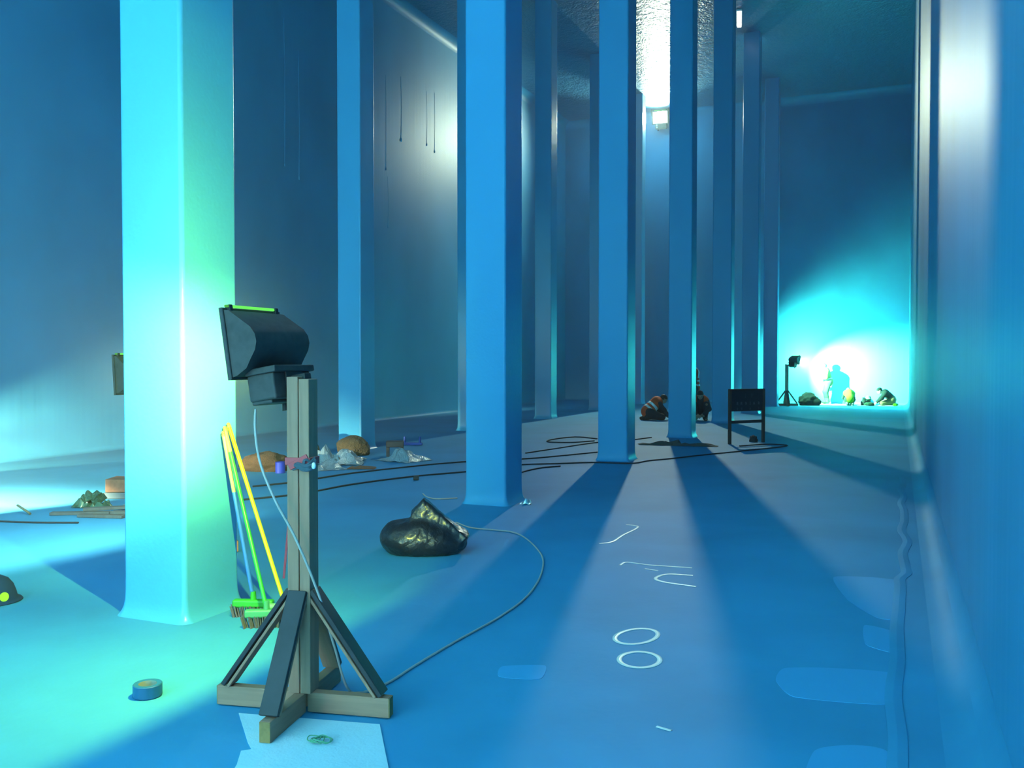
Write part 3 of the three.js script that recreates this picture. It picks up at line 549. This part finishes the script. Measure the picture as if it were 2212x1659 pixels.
    for (const [a, b] of look.bands ?? [[0.12, 0.27], [0.46, 0.61]]) obj('reflective_band', build([torso[0], torso[2]], band(a, b), 0.1, 0.012), M.band, ve);
    if (look.straps) for (const s of [0, 1]) {
      const A = add(J.sh[s], v(J.sh[s], J.sh[1 - s]), 0.24), l = unit(v(J.sh[0], J.sh[1]));
      obj('reflective_strap', build([torso[0], torso[2]], (x, y, z) => { const p = v(A, [x, y, z]), q = v(J.pelvis, [x, y, z]), h = (q[0] * up[0] + q[1] * up[1] + q[2] * up[2]) / len; return Math.max(vestD(x, y, z) - 0.006, Math.abs(p[0] * l[0] + p[1] * l[1] + p[2] * l[2]) - 0.027, (0.62 - h) * len); }, 0.1, 0.012), M.band, ve);
    }
  }
  return t;
}
const KNEEL = { pelvis: [0, 0.26, -0.2], chest: [0, 0.5, 0.06], head: [0, 0.57, 0.26], headUp: [0, 0.75, 0.65], face: [0, -0.65, 0.75], sh: [[-0.17, 0.47, 0.06], [0.17, 0.47, 0.06]], el: [[-0.2, 0.28, 0.2], [0.2, 0.28, 0.2]], wr: [[-0.1, 0.13, 0.36], [0.1, 0.13, 0.36]], hip: [[-0.09, 0.23, -0.2], [0.09, 0.23, -0.2]], kn: [[-0.14, 0.085, 0.17], [0.14, 0.085, 0.17]], an: [[-0.1, 0.09, -0.26], [0.1, 0.09, -0.26]], toe: [[-0.1, 0.05, -0.36], [0.1, 0.05, -0.36]] };
const SQUAT = { pelvis: [0, 0.27, -0.16], chest: [0, 0.58, 0.02], head: [0, 0.7, 0.14], headUp: [0, 0.85, 0.5], face: [0, -0.5, 0.85], sh: [[-0.17, 0.55, 0.02], [0.17, 0.55, 0.02]], el: [[-0.24, 0.33, 0.18], [0.24, 0.33, 0.18]], wr: [[-0.09, 0.2, 0.36], [0.09, 0.2, 0.36]], hip: [[-0.09, 0.24, -0.16], [0.09, 0.24, -0.16]], kn: [[-0.17, 0.46, 0.18], [0.17, 0.46, 0.18]], an: [[-0.13, 0.095, 0.0], [0.13, 0.095, 0.0]], toe: [[-0.15, 0.05, 0.16], [0.15, 0.05, 0.16]] };
const STAND = { pelvis: [0, 0.9, 0], chest: [0, 1.32, 0], head: [0, 1.53, 0.03], headUp: [0, 1, 0.05], face: [0, -0.05, 1], sh: [[-0.18, 1.32, 0], [0.18, 1.32, 0]], el: [[-0.23, 1.05, -0.02], [0.23, 1.05, -0.02]], wr: [[-0.24, 0.83, 0.06], [0.24, 0.83, 0.06]], hip: [[-0.09, 0.87, 0], [0.09, 0.87, 0]], kn: [[-0.1, 0.48, 0.02], [0.1, 0.48, 0.02]], an: [[-0.11, 0.095, -0.02], [0.11, 0.095, -0.02]], toe: [[-0.13, 0.05, 0.14], [0.13, 0.05, 0.14]] };
const LEAN = { ...STAND, pelvis: [0, 0.86, 0.0], chest: [0, 1.24, 0.1], head: [0, 1.44, 0.17], headUp: [0, 1, 0.2], face: [0, -0.3, 1], sh: [[-0.18, 1.25, 0.1], [0.18, 1.25, 0.1]], el: [[-0.22, 1.0, 0.14], [0.22, 1.0, 0.14]], wr: [[-0.1, 0.98, 0.33], [0.1, 0.98, 0.33]], hip: [[-0.09, 0.84, 0], [0.09, 0.84, 0]], kn: [[-0.1, 0.47, 0.1], [0.1, 0.47, 0.1]], an: [[-0.11, 0.095, 0.04], [0.11, 0.095, 0.04]], toe: [[-0.13, 0.05, 0.19], [0.13, 0.05, 0.19]] };
person('worker kneeling in an orange vest with two white bands, dark trousers, head bent down', V(-6.22, 0.001, 24.85), 126 * P2R, KNEEL, { jacket: M.navy, trousers: M.navy, vest: M.orange, bands: [[0.05, 0.24], [0.42, 0.62]] });
person('worker crouching in an open orange vest over dark clothes, right of the middle column', V(-4.98, 0.001, 25.0), 10 * P2R, SQUAT, { jacket: M.navy, trousers: M.navy, vest: M.orange, bands: [], open: 0.09 });
person('standing worker in an orange vest with reflective strap, hidden behind the middle column', V(-5.3, 0.001, 25.6), -75 * P2R, STAND, { jacket: M.navy, trousers: M.navy, vest: M.orange, straps: true, bands: [[0.08, 0.22], [0.36, 0.5]] });
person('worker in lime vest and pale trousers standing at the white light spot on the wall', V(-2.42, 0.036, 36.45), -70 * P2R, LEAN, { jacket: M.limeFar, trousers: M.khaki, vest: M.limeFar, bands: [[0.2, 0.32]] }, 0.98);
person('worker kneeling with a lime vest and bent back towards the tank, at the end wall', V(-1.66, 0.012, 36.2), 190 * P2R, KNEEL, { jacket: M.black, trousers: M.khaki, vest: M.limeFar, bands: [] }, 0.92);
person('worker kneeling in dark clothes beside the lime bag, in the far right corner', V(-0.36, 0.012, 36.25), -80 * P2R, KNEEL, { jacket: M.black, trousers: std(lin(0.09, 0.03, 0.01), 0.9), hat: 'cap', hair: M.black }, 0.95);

// things round the far workers
put('floor_sheet', crumple(1.75, 0.95, 0.05, 91, 30, 4), M.white, -2.1, 36.4, 0, 'white sheet spread on the floor under the standing far worker', 'sheet', null, 0.004);
put('floor_sheet', crumple(1.3, 0.9, 0.03, 95, 24, 4), std(lin(0.3, 0.6, 0.6), 0.5), -0.55, 36.3, 0, 'teal sheet spread under the workers kneeling in the far right corner', 'sheet', null, 0.004);
put('tarp_heap', lump(0.36, 0.34, 0.3, 101, 0.5, 5), M.black, -3.05, 35.5, 0.2, 'dark heap of tarpaulin at the foot of the far floodlight stand', 'heap');
put('tool_bag', lump(0.13, 0.2, 0.13, 105, 0.3), M.black, -1.12, 36.2, 0, 'upright dark tool bag between the two kneeling workers at the end wall', 'bag', null, 0.02);
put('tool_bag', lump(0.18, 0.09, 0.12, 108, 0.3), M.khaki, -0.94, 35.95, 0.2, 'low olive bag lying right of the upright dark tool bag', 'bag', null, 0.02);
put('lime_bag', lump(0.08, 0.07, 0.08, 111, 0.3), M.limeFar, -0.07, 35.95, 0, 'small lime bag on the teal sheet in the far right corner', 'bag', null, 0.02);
put('bucket', metric(new THREE.LatheGeometry([[0, 0], [0.075, 0], [0.095, 0.2], [0.1, 0.2], [0.1, 0.215], [0.09, 0.215], [0.07, 0.02], [0, 0.02]].map(q => new THREE.Vector2(...q)), 24)), M.khaki, -1.0, 36.4, 0, 'olive bucket carrying a grey hard hat, left of the dark-clothed worker', 'bucket', null, 0.02);
put('hard_hat', metric(new THREE.LatheGeometry([[0.125, 0], [0.13, 0.006], [0.11, 0.016], [0.1, 0.06], [0.075, 0.11], [0.04, 0.13], [0, 0.135]].map(q => new THREE.Vector2(...q)), 24)), std(lin(0.05, 0.04, 0.045), 0.7), -1.0, 36.4, 0, 'grey hard hat resting on the olive bucket by the end wall', 'helmet', null, 0.237);

// ---------------------------------------------------------------- marks and patches on the floor, runs on the wall
function mark(name, pts, w, mat, closed = false, h = 0.003) {
  const c = new THREE.CatmullRomCurve3(pts.map(([x, z]) => new THREE.Vector3(x, 0, -z)), closed), g = new THREE.TubeGeometry(c, pts.length * 6, w, 6, closed);
  const p = g.attributes.position; for (let i = 0; i < p.count; i++) p.setY(i, Math.max(0.0005, p.getY(i) * h / w + 0.001));
  g.computeVertexNormals(); const m = obj(name, metric(g), mat, floor); return m;
}
const OVAL = (cx, cz, ax, az, bx, bz) => [...Array(12)].map((_, i) => { const a = i / 12 * 2 * Math.PI; return [cx + ax * Math.cos(a) + bx * Math.sin(a), cz + az * Math.cos(a) + bz * Math.sin(a)]; });
mark('painted_mark', OVAL(-1.39, 5.14, 0.095, 0.115, -0.06, 0.12), 0.016, M.chalk, true);
mark('painted_mark', OVAL(-1.265, 4.74, 0.1, 0.045, -0.04, 0.125), 0.016, M.chalk, true);
mark('painted_mark', [[-2.0, 6.9], [-1.99, 7.02], [-1.8, 7.0], [-1.46, 7.03]], 0.013, M.chalk);
mark('painted_mark', [[-1.79, 6.86], [-1.68, 6.83]], 0.012, M.chalk);
mark('painted_mark', [[-1.4, 6.78], [-1.58, 6.75], [-1.63, 6.66], [-1.63, 6.56], [-1.56, 6.5], [-1.31, 6.45]], 0.016, M.chalk);
mark('painted_mark', [[-2.45, 8.66], [-2.33, 8.63], [-2.33, 8.1], [-2.34, 7.75], [-2.41, 7.66]], 0.014, M.chalk);
mark('painted_mark', [[-0.96, 3.89], [-0.89, 3.87]], 0.01, M.chalk);
function patch(pts) {
  const s = new THREE.Shape(); const c = new THREE.CatmullRomCurve3(pts.map(([x, z]) => new THREE.Vector3(x, z, 0)), true, 'catmullrom', 0.3).getPoints(48);
  c.forEach((p, i) => i ? s.lineTo(p.x, p.y) : s.moveTo(p.x, p.y));
  obj('paint_patch', metric(new THREE.ExtrudeGeometry(s, { depth: 0.002, bevelEnabled: false }).rotateX(-Math.PI / 2)), M.patch, floor);
}
patch([[-0.53, 4.9], [-0.3, 5.0], [0.0, 5.03], [0.01, 4.6], [-0.2, 4.52], [-0.45, 4.5], [-0.55, 4.7]]);
patch([[-0.42, 7.15], [0.02, 7.2], [0.03, 6.2], [-0.1, 6.1], [-0.3, 6.5]]);
patch([[-0.17, 5.9], [0.01, 5.8], [0.01, 5.4], [-0.15, 5.5]]);
patch([[-0.3, 3.9], [-0.02, 4.0], [0.0, 3.0], [-0.3, 3.1]]);
patch([[-1.9, 4.35], [-1.7, 4.45], [-1.65, 4.25], [-1.85, 4.2]]);
{ const pts = []; for (let z = 2.2; z < 14; z += 0.22) pts.push([0.02 + 0.05 * (vnoise(z * 1.7, 3, 999, 999, 5) - 0.5) + (z > 7.3 ? 0.05 : 0), z]); mark('film_edge', pts, 0.045, M.floor, false, 0.006); }
for (const [z, y0, y1, r] of [[17.55, 9.6, 6.2, 0.012], [18.1, 9.0, 6.0, 0.016], [22.1, 9.6, 7.0, 0.014], [22.95, 9.8, 8.0, 0.02], [24.5, 9.8, 8.2, 0.014], [25.0, 9.9, 8.1, 0.016], [22.2, 6.8, 5.4, 0.012]]) {
  obj('paint_run', metric(tube([new THREE.Vector3(XL - r * 0.6, y0, -z), new THREE.Vector3(XL - r * 0.6, (y0 + y1) / 2, -z - 0.02), new THREE.Vector3(XL - r * 0.3, y1, -z)], r, 24, 8)), M.run, wallLeft);
  obj('paint_run', new THREE.SphereGeometry(r * 1.6, 10, 8).scale(1, 1.8, 1).translate(XL, y1, -z), M.run, wallLeft);
}

renderer.render(scene, camera);
